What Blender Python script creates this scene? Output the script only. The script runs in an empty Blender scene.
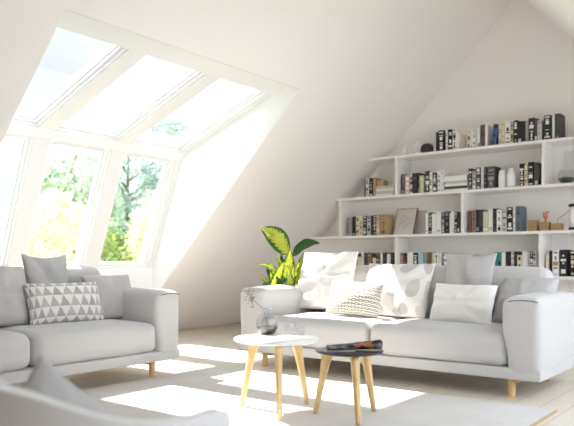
import bpy, bmesh, math, random
from mathutils import Vector, Matrix, noise
random.seed(7)
SC = bpy.context.scene
COL = SC.collection
PI = math.pi

# ------------------------------------------------------------------ camera
YAW, FPX, HY, CAMZ = math.radians(37.5), 670.0, 261.0, 0.9
cam_d = bpy.data.cameras.new('camera')
cam = bpy.data.objects.new('camera', cam_d); COL.objects.link(cam)
cam.location = (0, 0, CAMZ); cam.rotation_euler = (PI / 2, 0, YAW)
cam_d.sensor_fit = 'HORIZONTAL'; cam_d.sensor_width = 36
cam_d.lens = 36 * FPX / 574; cam_d.shift_y = (HY - 213) / 574
cam_d.clip_start = 0.05; cam_d.clip_end = 200
cam_d.dof.use_dof = True; cam_d.dof.focus_distance = 4.9; cam_d.dof.aperture_fstop = 2.0
SC.camera = cam

# ------------------------------------------------------------------ world, sun, exposure
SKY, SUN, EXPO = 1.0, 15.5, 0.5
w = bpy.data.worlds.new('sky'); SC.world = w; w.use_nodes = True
nt = w.node_tree; nt.nodes.clear()
wo = nt.nodes.new('ShaderNodeOutputWorld'); bg = nt.nodes.new('ShaderNodeBackground')
tc = nt.nodes.new('ShaderNodeTexCoord'); sp = nt.nodes.new('ShaderNodeSeparateXYZ'); rp = nt.nodes.new('ShaderNodeValToRGB')
rp.color_ramp.elements[0].position = 0.0; rp.color_ramp.elements[0].color = (0.93, 0.96, 1.0, 1)
rp.color_ramp.elements[1].position = 0.9; rp.color_ramp.elements[1].color = (0.78, 0.88, 1.0, 1)
nt.links.new(tc.outputs['Generated'], sp.inputs[0]); nt.links.new(sp.outputs['Z'], rp.inputs[0])
nt.links.new(rp.outputs[0], bg.inputs[0])
# sky dull on the window side (-X), raised opposite as added fill light
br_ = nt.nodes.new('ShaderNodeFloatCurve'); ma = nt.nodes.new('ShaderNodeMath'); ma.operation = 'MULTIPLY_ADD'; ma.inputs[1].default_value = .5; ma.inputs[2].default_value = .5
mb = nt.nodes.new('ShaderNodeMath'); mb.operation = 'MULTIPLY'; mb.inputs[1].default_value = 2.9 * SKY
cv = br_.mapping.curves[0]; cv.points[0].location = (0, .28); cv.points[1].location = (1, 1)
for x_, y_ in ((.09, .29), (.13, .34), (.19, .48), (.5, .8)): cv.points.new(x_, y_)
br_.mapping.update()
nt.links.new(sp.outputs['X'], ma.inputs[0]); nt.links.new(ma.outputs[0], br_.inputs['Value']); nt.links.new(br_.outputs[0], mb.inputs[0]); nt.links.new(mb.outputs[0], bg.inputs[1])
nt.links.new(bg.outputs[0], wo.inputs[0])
sun_d = bpy.data.lights.new('sun', 'SUN'); sun_d.energy = SUN; sun_d.angle = math.radians(0.9); sun_d.color = (1.0, 0.955, 0.88)
sun = bpy.data.objects.new('sun', sun_d); COL.objects.link(sun)
sun.rotation_euler = Vector((0.865, -0.04, -1)).to_track_quat('-Z', 'Y').to_euler()
SC.view_settings.view_transform = 'Standard'; SC.view_settings.look = 'None'
SC.view_settings.gamma = 1; SC.view_settings.use_curve_mapping = False
SC.view_settings.exposure = EXPO
SC.cycles.max_bounces = 20; SC.cycles.diffuse_bounces = 14; SC.cycles.transparent_max_bounces = 24

def portal(name, centre, normal, su, sv):       # guides daylight sampling through an opening; emits nothing itself
    d = bpy.data.lights.new(name, 'AREA'); d.shape = 'RECTANGLE'; d.size = su; d.size_y = sv
    d.cycles.is_portal = True
    o = bpy.data.objects.new(name, d); COL.objects.link(o); o.location = centre
    n = Vector(normal).normalized(); y = Vector((0, 1, 0)); x = y.cross(n * -1).normalized()
    # local -Z = normal (into the room), local X along world Y
    z = -n; X = Vector((0, 1, 0)); Y = z.cross(X)
    o.matrix_world = Matrix.Translation(centre) @ Matrix((X, Y, z)).transposed().to_4x4()

# ------------------------------------------------------------------ helpers
def hexc(h):
    c = [int(h[i:i + 2], 16) / 255 for i in (0, 2, 4)]
    return tuple((x / 12.92 if x <= .04045 else ((x + .055) / 1.055) ** 2.4) for x in c) + (1,)

def mat(name, col, rough=.6, metal=0, spec=.5, bump=0, bscale=60, var=0, vscale=8, sheen=0, transl=0):
    m = bpy.data.materials.new(name); m.use_nodes = True
    t = m.node_tree; b = t.nodes['Principled BSDF']
    c = hexc(col) if isinstance(col, str) else tuple(col)
    b.inputs['Base Color'].default_value = c; b.inputs['Roughness'].default_value = rough
    b.inputs['Metallic'].default_value = metal; b.inputs['Specular IOR Level'].default_value = spec
    if sheen: b.inputs['Sheen Weight'].default_value = sheen
    tcn = t.nodes.new('ShaderNodeTexCoord')
    if bump:
        n = t.nodes.new('ShaderNodeTexNoise'); n.inputs['Scale'].default_value = bscale; n.inputs['Detail'].default_value = 4
        t.links.new(tcn.outputs['Object'], n.inputs[0])
        bp = t.nodes.new('ShaderNodeBump'); bp.inputs['Strength'].default_value = bump; bp.inputs['Distance'].default_value = .01
        t.links.new(n.outputs[0], bp.inputs['Height']); t.links.new(bp.outputs[0], b.inputs['Normal'])
    if var:
        n = t.nodes.new('ShaderNodeTexNoise'); n.inputs['Scale'].default_value = vscale; n.inputs['Detail'].default_value = 3
        t.links.new(tcn.outputs['Object'], n.inputs[0])
        r = t.nodes.new('ShaderNodeValToRGB')
        r.color_ramp.elements[0].position = .35; r.color_ramp.elements[1].position = .65
        r.color_ramp.elements[0].color = tuple(x * (1 - var) for x in c[:3]) + (1,)
        r.color_ramp.elements[1].color = tuple(min(1, x * (1 + var)) for x in c[:3]) + (1,)
        t.links.new(n.outputs[0], r.inputs[0]); t.links.new(r.outputs[0], b.inputs['Base Color'])
    return m

class Nd:                                        # small expression builder over shader math nodes
    def __init__(s, t, sock): s.t = t; s.o = sock
    def _m(s, op, b=None, c=None):
        n = s.t.nodes.new('ShaderNodeMath'); n.operation = op; s.t.links.new(s.o, n.inputs[0])
        for k, v in ((1, b), (2, c)):
            if v is None: continue
            if isinstance(v, Nd): s.t.links.new(v.o, n.inputs[k])
            else: n.inputs[k].default_value = v
        return Nd(s.t, n.outputs[0])
    def __add__(s, b): return s._m('ADD', b)
    def __sub__(s, b): return s._m('SUBTRACT', b)
    def __mul__(s, b): return s._m('MULTIPLY', b)
    def __truediv__(s, b): return s._m('DIVIDE', b)
    def fract(s): return s._m('FRACT')
    def floor(s): return s._m('FLOOR')
    def abs(s): return s._m('ABSOLUTE')
    def lt(s, b): return s._m('LESS_THAN', b)
    def gt(s, b): return s._m('GREATER_THAN', b)
    def sqrt(s): return s._m('SQRT')
    def mod(s, b): return s._m('FLOORED_MODULO', b)

def mix_into(m, fac, ca, cb):
    t = m.node_tree; b = t.nodes['Principled BSDF']
    mx = t.nodes.new('ShaderNodeMix'); mx.data_type = 'RGBA'
    t.links.new(fac.o, mx.inputs['Factor'])
    for k, c in ((6, ca), (7, cb)):
        if isinstance(c, bpy.types.NodeSocket): t.links.new(c, mx.inputs[k])
        else: mx.inputs[k].default_value = hexc(c)
    t.links.new(mx.outputs[2], b.inputs['Base Color'])
    return mx.outputs[2]

def uvs(m):
    t = m.node_tree; n = t.nodes.new('ShaderNodeUVMap'); s = t.nodes.new('ShaderNodeSeparateXYZ')
    t.links.new(n.outputs[0], s.inputs[0]); return Nd(t, s.outputs[0]), Nd(t, s.outputs[1])

def link(name, me, m, parent=None, smooth=False):
    o = bpy.data.objects.new(name, me); COL.objects.link(o)
    for mm in (m if isinstance(m, (list, tuple)) else [m]): me.materials.append(mm)
    if parent is not None: o.parent = parent
    if smooth:
        for p in me.polygons: p.use_smooth = True
    return o

def build(name, bm, m, parent=None, smooth=False):
    me = bpy.data.meshes.new(name); bmesh.ops.recalc_face_normals(bm, faces=bm.faces); bm.to_mesh(me); bm.free()
    return link(name, me, m, parent, smooth)

def tag(o, label, cat, group=None):
    o['label'] = label; o['category'] = cat
    if group: o['group'] = group
    return o

def struct(o): o['kind'] = 'structure'; return o

def thing(name, label, cat, loc=(0, 0, 0), rz=0, group=None):
    o = bpy.data.objects.new(name, None); COL.objects.link(o); o.empty_display_size = .1
    o.location = loc; o.rotation_euler = (0, 0, rz)
    return tag(o, label, cat, group)

def box(bm, x0, x1, y0, y1, z0, z1, mi=0):
    v = [bm.verts.new((x, y, z)) for z in (z0, z1) for y in (y0, y1) for x in (x0, x1)]
    for f in ((0, 1, 3, 2), (4, 6, 7, 5), (0, 4, 5, 1), (2, 3, 7, 6), (0, 2, 6, 4), (1, 5, 7, 3)):
        bm.faces.new([v[i] for i in f]).material_index = mi
    return v

def bevel(bm, r, seg=2):
    bmesh.ops.bevel(bm, geom=bm.edges[:], offset=r, segments=seg, affect='EDGES', clamp_overlap=True)

def prism(bm, pts, y0, y1):                      # (x,z) outline extruded along y
    a = [bm.verts.new((x, y0, z)) for x, z in pts]; b = [bm.verts.new((x, y1, z)) for x, z in pts]
    n = len(pts)
    bm.faces.new(a); bm.faces.new(b[::-1])
    for i in range(n): bm.faces.new((a[i], b[i], b[(i + 1) % n], a[(i + 1) % n]))

def lathe(bm, prof, n=32, c=(0, 0, 0), mi=0):
    rings = []
    for r, z in prof:
        rings.append([bm.verts.new((c[0] + r * math.cos(2 * PI * k / n), c[1] + r * math.sin(2 * PI * k / n), c[2] + z)) for k in range(n)] if r > 1e-5 else [bm.verts.new((c[0], c[1], c[2] + z))])
    for a, b in zip(rings, rings[1:]):
        for k in range(n):
            k2 = (k + 1) % n
            if len(a) == 1 and len(b) == 1: continue
            if len(a) == 1: f = bm.faces.new((a[0], b[k2], b[k]))
            elif len(b) == 1: f = bm.faces.new((a[k], a[k2], b[0]))
            else: f = bm.faces.new((a[k], a[k2], b[k2], b[k]))
            f.material_index = mi; f.smooth = True

def tube(bm, pts, rad, n=8, mi=0, flat=1.0):
    pts = [Vector(p) for p in pts]
    rs = rad if isinstance(rad, (list, tuple)) else [rad] * len(pts)
    rings = []; up = Vector((0, 0, 1))
    for i, p in enumerate(pts):
        d = (pts[min(i + 1, len(pts) - 1)] - pts[max(i - 1, 0)]).normalized()
        a = d.cross(up)
        if a.length < .05: a = d.cross(Vector((0, 1, 0)))
        a.normalize(); b = d.cross(a).normalized()
        rings.append([bm.verts.new(p + (a * math.cos(2 * PI * k / n) + b * math.sin(2 * PI * k / n) * flat) * rs[i]) for k in range(n)])
    for a, b in zip(rings, rings[1:]):
        for k in range(n):
            f = bm.faces.new((a[k], a[(k + 1) % n], b[(k + 1) % n], b[k])); f.material_index = mi; f.smooth = True
    for r in (rings[0], rings[-1]): bm.faces.new(r).material_index = mi

def soft_box(sx, sy, sz, r, puff=(0, 0, 0), nz=0, nscale=4, seed=0, deform=None, n=9):
    """rounded, stuffed block centred on x,y with its base at z=0"""
    hx, hy, hz = sx / 2, sy / 2, sz / 2
    def axis(h):
        a = [-h, -h + r * .12, -h + r * .35, -h + r * .65, -h + r]
        inner = [(-h + r) + (2 * h - 2 * r) * k / n for k in range(1, n)]
        return a + inner + [-x for x in a[::-1]]
    A = [axis(hx), axis(hy), axis(hz)]
    bm = bmesh.new(); cache = {}
    def vert(i, j, k):
        key = (i, j, k)
        if key in cache: return cache[key]
        q = Vector((A[0][i], A[1][j], A[2][k]))
        inn = Vector((max(-hx + r, min(hx - r, q.x)), max(-hy + r, min(hy - r, q.y)), max(-hz + r, min(hz - r, q.z))))
        d = q - inn
        if d.length > 1e-9: q = inn + d.normalized() * r
        u, v, ww = q.x / hx, q.y / hy, q.z / hz
        f = lambda a: max(0, 1 - a * a)
        p = q.copy()
        p.x += puff[0] * u * f(v) ** .6 * f(ww) ** .6
        p.y += puff[1] * v * f(u) ** .6 * f(ww) ** .6
        p.z += puff[2] * ww * f(u) ** .5 * f(v) ** .5
        if nz:
            nn = noise.noise_vector(Vector((p.x * nscale + seed, p.y * nscale, p.z * nscale)))
            p += nn * nz
        p.z += hz
        if deform: p = deform(p, u, v, ww)
        cache[key] = bm.verts.new(p); return cache[key]
    nx, ny, nzz = len(A[0]) - 1, len(A[1]) - 1, len(A[2]) - 1
    for i in range(nx):
        for j in range(ny):
            for k in (0, nzz):
                bm.faces.new((vert(i, j, k), vert(i + 1, j, k), vert(i + 1, j + 1, k), vert(i, j + 1, k)))
    for i in range(nx):
        for k in range(nzz):
            for j in (0, ny):
                bm.faces.new((vert(i, j, k), vert(i + 1, j, k), vert(i + 1, j, k + 1), vert(i, j, k + 1)))
    for j in range(ny):
        for k in range(nzz):
            for i in (0, nx):
                bm.faces.new((vert(i, j, k), vert(i, j + 1, k), vert(i, j + 1, k + 1), vert(i, j, k + 1)))
    for f in bm.faces: f.smooth = True
    return bm

def at(x, y, **k):                               # a point of the photograph seen at a given depth plane
    t = (x - 287) / FPX
    d = Vector((-math.sin(YAW) + t * math.cos(YAW), math.cos(YAW) + t * math.sin(YAW), -(y - HY) / FPX))
    o = Vector((0, 0, CAMZ))
    if 'X' in k: s = k['X'] / d.x
    elif 'Y' in k: s = k['Y'] / d.y
    else: s = (k['z'] - CAMZ) / d.z
    return o + d * s

# ------------------------------------------------------------------ materials
M = {}
M['plaster'] = mat('warm_plaster', 'f3f1f0', .9, spec=.2, bump=.05, bscale=120)
M['white'] = mat('white_paint', 'eeeff1', .55, spec=.35)
M['beam'] = mat('beam_paint', 'e4e4e6', .7, spec=.3)
M['frame'] = mat('window_lacquer', 'eeeff1', .35)
M['shelf'] = mat('shelf_lacquer', 'f2f0f0', .45)
M['rubber'] = mat('grey_gasket', 'bdbdbf', .7)
M['steel'] = mat('brushed_steel', 'b8b8ba', .35, metal=1)
M['fabric'] = mat('sofa_fabric', 'c6c5c5', .95, spec=.15, bump=.35, bscale=420, var=.05, vscale=220, sheen=.25)
M['fabric_dk'] = mat('sofa_piping', '6d6a69', .9, spec=.1)
M['wood'] = mat('pale_ash', 'e3c48c', .5, bump=.08, bscale=40, var=.06, vscale=22)
M['linen'] = mat('white_linen', 'eeecea', .95, spec=.1, bump=.3, bscale=300)
M['linen_grey'] = mat('light_grey_linen', 'c0bebe', .95, spec=.1, bump=.35, bscale=350, var=.04, vscale=150)
M['linen_mid'] = mat('soft_grey_linen', 'bdbcbd', .95, spec=.1, bump=.35, bscale=350, var=.04, vscale=150)
M['black'] = mat('satin_black', '1b1b1c', .4)
M['porcelain'] = mat('white_porcelain', 'efeeed', .25)
M['soil'] = mat('dark_gravel', '463f3a', .9, bump=.6, bscale=150, var=.4, vscale=90)
M['stem'] = mat('dry_stem', '7f786f', .8)
M['bark'] = mat('birch_bark', 'c9c5bc', .9, var=.45, vscale=7)
M['bark_dk'] = mat('brown_bark', '6a5f54', .9, var=.3, vscale=9)

def wood_floor():
    m = mat('whitewashed_boards', 'd9cfc2', .42, spec=.4)
    t = m.node_tree; b = t.nodes['Principled BSDF']
    tcn = t.nodes.new('ShaderNodeTexCoord'); mp = t.nodes.new('ShaderNodeMapping'); mp.inputs['Rotation'].default_value = (0, 0, PI / 2)
    t.links.new(tcn.outputs['Object'], mp.inputs[0])
    br = t.nodes.new('ShaderNodeTexBrick'); br.offset = .37
    br.inputs['Scale'].default_value = 1; br.inputs['Brick Width'].default_value = 1.9; br.inputs['Row Height'].default_value = .16
    br.inputs['Mortar Size'].default_value = .0025; br.inputs['Mortar Smooth'].default_value = .4
    br.inputs['Color1'].default_value = hexc('e6dccf'); br.inputs['Color2'].default_value = hexc('dbd0c2'); br.inputs['Mortar'].default_value = hexc('a99d8e')
    t.links.new(mp.outputs[0], br.inputs[0])
    nz = t.nodes.new('ShaderNodeTexNoise'); mp2 = t.nodes.new('ShaderNodeMapping'); mp2.inputs['Scale'].default_value = (30, 2, 2)
    t.links.new(tcn.outputs['Object'], mp2.inputs[0]); t.links.new(mp2.outputs[0], nz.inputs[0]); nz.inputs['Detail'].default_value = 5
    mx = t.nodes.new('ShaderNodeMix'); mx.data_type = 'RGBA'; mx.blend_type = 'MULTIPLY'; mx.inputs[0].default_value = .25
    t.links.new(br.outputs[0], mx.inputs[6]); t.links.new(nz.outputs[0], mx.inputs[7]); t.links.new(mx.outputs[2], b.inputs['Base Color'])
    return m
M['floor'] = wood_floor()

def rug_mat():
    m = mat('woven_wool', 'd6d3d1', 1, spec=.05, bump=.5, bscale=260, var=.04, vscale=3)
    return m
M['rug'] = rug_mat()
M['rug_edge'] = mat('rug_binding', 'b59d7c', .9)

def glass_mat(name, tint=(1, 1, 1), gl=.08, k=.55):
    m = bpy.data.materials.new(name); m.use_nodes = True; t = m.node_tree; t.nodes.clear()
    o = t.nodes.new('ShaderNodeOutputMaterial'); a = t.nodes.new('ShaderNodeBsdfTransparent'); a.inputs[0].default_value = (*tint, 1)
    g = t.nodes.new('ShaderNodeBsdfGlossy'); g.inputs['Roughness'].default_value = .02
    lw = t.nodes.new('ShaderNodeLayerWeight'); lw.inputs[0].default_value = .25
    mu = t.nodes.new('ShaderNodeMath'); mu.operation = 'MULTIPLY_ADD'; mu.inputs[1].default_value = k; mu.inputs[2].default_value = gl * .4
    x = t.nodes.new('ShaderNodeMixShader')
    t.links.new(lw.outputs['Facing'], mu.inputs[0]); t.links.new(mu.outputs[0], x.inputs[0]); t.links.new(a.outputs[0], x.inputs[1]); t.links.new(g.outputs[0], x.inputs[2]); t.links.new(x.outputs[0], o.inputs[0])
    return m
M['pane'] = glass_mat('window_glass', (.97, .98, .98), .02, .3)
M['glass'] = glass_mat('clear_glass', (.94, .95, .96), .08, .22)

def leaf_mat(name, ca, cb, scale=3, transl=.5):
    m = bpy.data.materials.new(name); m.use_nodes = True; t = m.node_tree; t.nodes.clear()
    o = t.nodes.new('ShaderNodeOutputMaterial'); d = t.nodes.new('ShaderNodeBsdfDiffuse'); tr = t.nodes.new('ShaderNodeBsdfTranslucent')
    x = t.nodes.new('ShaderNodeMixShader'); x.inputs[0].default_value = transl
    tcn = t.nodes.new('ShaderNodeTexCoord'); n = t.nodes.new('ShaderNodeTexNoise'); n.inputs['Scale'].default_value = scale
    r = t.nodes.new('ShaderNodeValToRGB'); r.color_ramp.elements[0].position = .38; r.color_ramp.elements[1].position = .62
    r.color_ramp.elements[0].color = hexc(ca); r.color_ramp.elements[1].color = hexc(cb)
    t.links.new(tcn.outputs['Object'], n.inputs[0]); t.links.new(n.outputs[0], r.inputs[0])
    t.links.new(r.outputs[0], d.inputs[0]); t.links.new(r.outputs[0], tr.inputs[0])
    t.links.new(d.outputs[0], x.inputs[1]); t.links.new(tr.outputs[0], x.inputs[2]); t.links.new(x.outputs[0], o.inputs[0])
    return m
M['leaf_birch'] = leaf_mat('birch_leaves', '9fb5a4', 'c6d1ba')
M['leaf_grey'] = leaf_mat('grey_green_leaves', '849d99', 'a5b8a8')
M['leaf_yellow'] = leaf_mat('yellow_green_leaves', 'd5d8a4', 'e6e6c0')
M['leaf_pale'] = leaf_mat('pale_straw_leaves', 'dcd9b4', 'ebe8cd')
M['leaf_green'] = leaf_mat('mid_green_leaves', '7f9f66', 'aebb70')

def triangle_mat():
    m = mat('triangle_print', 'e6e4e2', .95, spec=.1, bump=.3, bscale=350)
    u, v = uvs(m)
    row = (v * 5.0).floor(); a = (u * 10.0 + row.mod(2.0) * .5).fract(); b = (v * 5.0).fract()
    tri = ((a - .5).abs() * 2.0).lt(b * -1.0 + 1.0)
    colk = (u * 10.0 + row.mod(2.0) * .5).floor(); tone = ((colk * 1.7 + row * 2.3) * .37).fract()
    c1 = m.node_tree.nodes.new('ShaderNodeMix'); c1.data_type = 'RGBA'; m.node_tree.links.new(tone.o, c1.inputs[0])
    c1.inputs[6].default_value = hexc('a9a7a8'); c1.inputs[7].default_value = hexc('c2bfbf')
    mix_into(m, tri, 'e9e7e5', c1.outputs[2]); return m
M['triangles'] = triangle_mat()

def chain_mat():
    m = mat('chain_print', 'e8e2d4', .95, spec=.1, bump=.3, bscale=350)
    u, v = uvs(m)
    row = (v * 13.0).floor(); a = (u * 11.0 + row.mod(2.0) * .5).fract() - .5; b = (v * 13.0).fract() - .5
    d = (a * a * 1.2 + b * b * 2.2).sqrt()
    ring = d.gt(.30) * d.lt(.52) * ((a * a).lt(.2))
    mix_into(m, ring, 'ece7dc', '584c40'); return m
M['chain'] = chain_mat()

def petal_mat():
    m = mat('petal_print', 'eeecea', .95, spec=.1, bump=.3, bscale=300)
    u, v = uvs(m)
    row = (v * 3.0).floor(); cu = u * 4.0 + row.mod(2.0) * .5
    a = cu.fract() - .5; b = (v * 3.0).fract() - .5
    s = (cu.floor() + row).mod(2.0) * 2.0 - 1.0
    p = a + b * s * .5; q = b - a * s * .35
    d = (p * p * 1.0 + q * q * .62).sqrt(); msk = d.lt(.33)
    tone = ((cu.floor() * 1.3 + row * .7)).fract()
    c1 = m.node_tree.nodes.new('ShaderNodeMix'); c1.data_type = 'RGBA'; m.node_tree.links.new(tone.o, c1.inputs[0])
    c1.inputs[6].default_value = hexc('cac8c9'); c1.inputs[7].default_value = hexc('d8d4ce')
    mix_into(m, msk, 'f0eeec', c1.outputs[2]); return m
M['petals'] = petal_mat()

def variegated():
    m = mat('variegated_leaf', '9fb83a', .45, spec=.4)
    t = m.node_tree; b = t.nodes['Principled BSDF']
    u, v = uvs(m)                                 # u across -> 0..1, v along
    n = t.nodes.new('ShaderNodeTexNoise'); n.inputs['Scale'].default_value = 60; tcn = t.nodes.new('ShaderNodeTexCoord'); t.links.new(tcn.outputs['Object'], n.inputs[0])
    edge = (u - .5).abs() * 2.0
    vein = ((v * 9.0 - edge * 2.2).fract() - .5).abs() * .5
    k = edge + vein + Nd(t, n.outputs[0]) * .9
    msk = k.gt(1.2)
    mix_into(m, msk, 'c6cd5c', '4d7a30')
    b.inputs['Subsurface Weight'].default_value = 0
    return m
M['varieg'] = variegated()
M['leaf_dark'] = mat('dark_green_leaf', '3f6b28', .45, var=.35, vscale=25)

BC = {'k': '202022', 'w': 'ecebe9', 'c': 'ddd4bd', 'g': '98979a', 'd': '4a494c', 'b': '6e5646', 't': 'b39a74', 'p': 'dba9a6', 'y': 'c6cbab',
      'u': '4b6a98', 'T': '3f8f8c', 'o': '6f6a52', 'l': '9fc3cf', 's': '5f6e7d', 'm': 'c9c7c6', 'r': 'a4837a'}
BN = {'k': 'black', 'w': 'white', 'c': 'cream', 'g': 'grey', 'd': 'dark grey', 'b': 'brown', 't': 'tan', 'p': 'pink', 'y': 'pale green', 'u': 'blue',
      'T': 'teal', 'o': 'olive', 'l': 'light blue', 's': 'slate blue', 'm': 'light grey', 'r': 'dusty pink'}
BM = {k: mat('cover_' + BN[k].replace(' ', '_'), v, .55) for k, v in BC.items()}
M['pages'] = mat('paper_edge', 'e4e0d6', .9)

# ------------------------------------------------------------------ room shell
XL, XR, RX, RZ, YB, YF, RC = -6.45, 1.35, -2.55, 3.90, 7.60, -1.6, 6.45
bm = bmesh.new(); box(bm, XL - .3, XR + .3, YF - .2, YB + .2, -.12, 0); struct(build('floor', bm, M['floor']))
def slab_left(bm, x0, x1, y0, y1, th=.22):
    d = th / math.sqrt(2)
    p = [(x0, x0 + RC), (x1, x1 + RC), (x1 - d, x1 + RC + d), (x0 - d, x0 + RC + d)]
    prism(bm, p, y0, y1)
OY0, OY1, OXT, OXB = 2.64, 5.25, -3.88, -6.0
bm = bmesh.new()
slab_left(bm, XL - .15, RX, YF - .2, OY0 - .004); slab_left(bm, XL - .15, RX, OY1 + .004, YB + .2)
slab_left(bm, OXT, RX, OY0 - .004, OY1 + .004); slab_left(bm, XL - .15, OXB, OY0 - .004, OY1 + .004)
struct(build('wall_left', bm, M['plaster']))
def slab_right(bm, x0, x1, y0, y1, th=.22):
    d = th / math.sqrt(2)
    prism(bm, [(x0, XR - x0), (x1, XR - x1), (x1 + d, XR - x1 + d), (x0 + d, XR - x0 + d)], y0, y1)
bm = bmesh.new(); SX0, SX1, SY0, SY1 = -.6, .9, 1.5, 6.8  # opening cut for the added fill skylight
slab_right(bm, RX, SX0, YF - .2, YB + .2); slab_right(bm, SX1, XR + .15, YF - .2, YB + .2)
slab_right(bm, SX0, SX1, YF - .2, SY0); slab_right(bm, SX0, SX1, SY1, YB + .2)
struct(build('wall_right', bm, M['plaster']))
gab = [(XL - .4, -.1), (XR + .4, -.1), (XR + .4, .2), (RX, RZ + .5), (XL - .4, .2)]
bm = bmesh.new(); prism(bm, gab, YB, YB + .2); struct(build('wall_back', bm, M['plaster']))
bm = bmesh.new(); prism(bm, gab, YF - .2, YF); struct(build('wall_front', bm, M['plaster']))

# unseen roof-light added in the opposite slope to fill the room with daylight
bm = bmesh.new()
def rpt(x, off): return (x + off, XR - x + off)
for (x0, x1, y0, y1) in ((SX0, SX0 + .06, SY0, SY1), (SX1 - .06, SX1, SY0, SY1), (SX0, SX1, SY0, SY0 + .08), (SX0, SX1, SY1 - .08, SY1), (SX0, SX1, 3.2, 3.28), (SX0, SX1, 5.0, 5.08)):
    prism(bm, [rpt(x0, .04), rpt(x1, .04), rpt(x1, .12), rpt(x0, .12)], y0, y1)
wo_ = struct(build('window_7', bm, M['frame']))
bm = bmesh.new(); prism(bm, [rpt(SX0 + .02, .075), rpt(SX1 - .02, .075), rpt(SX1 - .02, .08), rpt(SX0 + .02, .08)], SY0 + .02, SY1 - .02)
build('pane', bm, M['pane'], wo_)
portal('fill_skylight_portal', ((SX0 + SX1) / 2 + .13, (SY0 + SY1) / 2, XR - (SX0 + SX1) / 2 + .13), (-1, 0, -1), SY1 - SY0, (SX1 - SX0) * 1.41)

# ------------------------------------------------------------------ dormer
B_, C_, D_, E_, F_ = (-4.2, 2.565), (-5.47, 2.10), (-5.53, 2.03), (-6.0, .82), (-6.0, .45)
OUT = [(OXT - .008, 2.574), (-4.08, 2.84), (-5.63, 2.30), (-5.78, 2.15), (-6.26, .84), (-6.26, .2), (OXB - .008, .455)]
bm = bmesh.new(); prism(bm, OUT, OY1, OY1 + .12); prism(bm, OUT, OY0 - .12, OY0)
struct(build('wall_dormer', bm, M['white']))
bm = bmesh.new(); prism(bm, [(OXT + .0, 2.567), (B_[0], B_[1]), (-4.25, 2.85), (-3.6, 3.05)], OY0, OY1)
struct(build('trim_1', bm, M['beam']))                       # header soffit above the roof windows
bm = bmesh.new(); prism(bm, [C_, D_, (-5.78, 2.12), (-5.60, 2.31)], OY0, OY1); struct(build('trim_2', bm, M['white']))   # transom
bm = bmesh.new(); prism(bm, [E_, F_, (-6.3, .2), (-6.3, .86)], OY0, OY1); struct(build('trim_3', bm, M['white']))        # apron below lower windows
def perp(a, b):
    d = Vector((b[0] - a[0], 0, b[1] - a[1])).normalized(); n = Vector((d.z, 0, -d.x))
    if n.x > 0: n = -n
    if (d.x < 0 and abs(d.x) > abs(d.z)) and n.z < 0: n = -n
    return d, n
upd, upn = perp(B_, C_); lod, lon = perp(D_, E_)
if upn.z < 0: upn = -upn
if lon.x > 0: lon = -lon
def obox(bm, o, d, n, s0, s1, y0, y1, n0, n1):   # box in the (slope, y, outward) frame
    o = Vector((o[0], 0, o[1])); vs = []
    for nn in (n0, n1):
        for y in (y0, y1):
            for s in (s0, s1):
                p = o + d * s + n * nn; vs.append(bm.verts.new((p.x, y, p.z)))
    for f in ((0, 1, 3, 2), (4, 6, 7, 5), (0, 4, 5, 1), (2, 3, 7, 6), (0, 2, 6, 4), (1, 5, 7, 3)): bm.faces.new([vs[i] for i in f])
UL = (Vector(C_) - Vector(B_)).length; LL = (Vector(E_) - Vector(D_)).length
bays = [(2.73, 3.43), (3.60, 4.30), (4.47, 5.17)]
piers = [(OY0, 2.73), (3.43, 3.60), (4.30, 4.47), (5.17, OY1)]
for i, (a, b) in enumerate(piers):
    bm = bmesh.new(); obox(bm, B_, upd, upn, 0, UL, a, b, 0, .17); obox(bm, D_, lod, lon, 0, LL, a, b, 0, .17)
    struct(build('trim_%d' % (i + 4), bm, M['beam']))
def window(i, o, d, n, L, y0, y1, bar):
    bm = bmesh.new(); t = .014
    obox(bm, o, d, n, 0, t, y0, y1, .015, .17); obox(bm, o, d, n, L - t, L, y0, y1, .015, .17)
    obox(bm, o, d, n, t, L - t, y0, y0 + t, .015, .17); obox(bm, o, d, n, t, L - t, y1 - t, y1, .015, .17)
    w_ = struct(build('window_%d' % i, bm, M['frame']))
    bm = bmesh.new(); k = .024; a, b, s0, s1 = y0 + t + .003, y1 - t - .003, t + .003, L - t - .003
    obox(bm, o, d, n, s0, s0 + k, a, b, .04, .10); obox(bm, o, d, n, s1 - k, s1, a, b, .04, .10)
    obox(bm, o, d, n, s0 + k, s1 - k, a, a + k, .04, .10); obox(bm, o, d, n, s0 + k, s1 - k, b - k, b, .04, .10)
    build('sash', bm, M['frame'], w_)
    bm = bmesh.new(); obox(bm, o, d, n, s0 + .02, s1 - .02, a + .02, b - .02, .066, .07)
    build('pane', bm, M['pane'], w_)
    bm = bmesh.new(); e = k + .001
    for q in ((s0 + e, s0 + e + .006, a + e, b - e), (s1 - e - .006, s1 - e, a + e, b - e), (s0 + e, s1 - e, a + e, a + e + .006), (s0 + e, s1 - e, b - e - .006, b - e)):
        obox(bm, o, d, n, q[0], q[1], q[2], q[3], .060, .0655)
    build('gasket', bm, M['rubber'], w_)
    if bar:
        bm = bmesh.new(); obox(bm, o, d, n, s0 + .012, s0 + .03, a + .05, b - .05, .018, .03)
        for yy in (a + .08, b - .1): obox(bm, o, d, n, s0 + .014, s0 + .028, yy, yy + .02, .03, .042)
        build('ventilation_bar', bm, M['frame'], w_)
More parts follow.
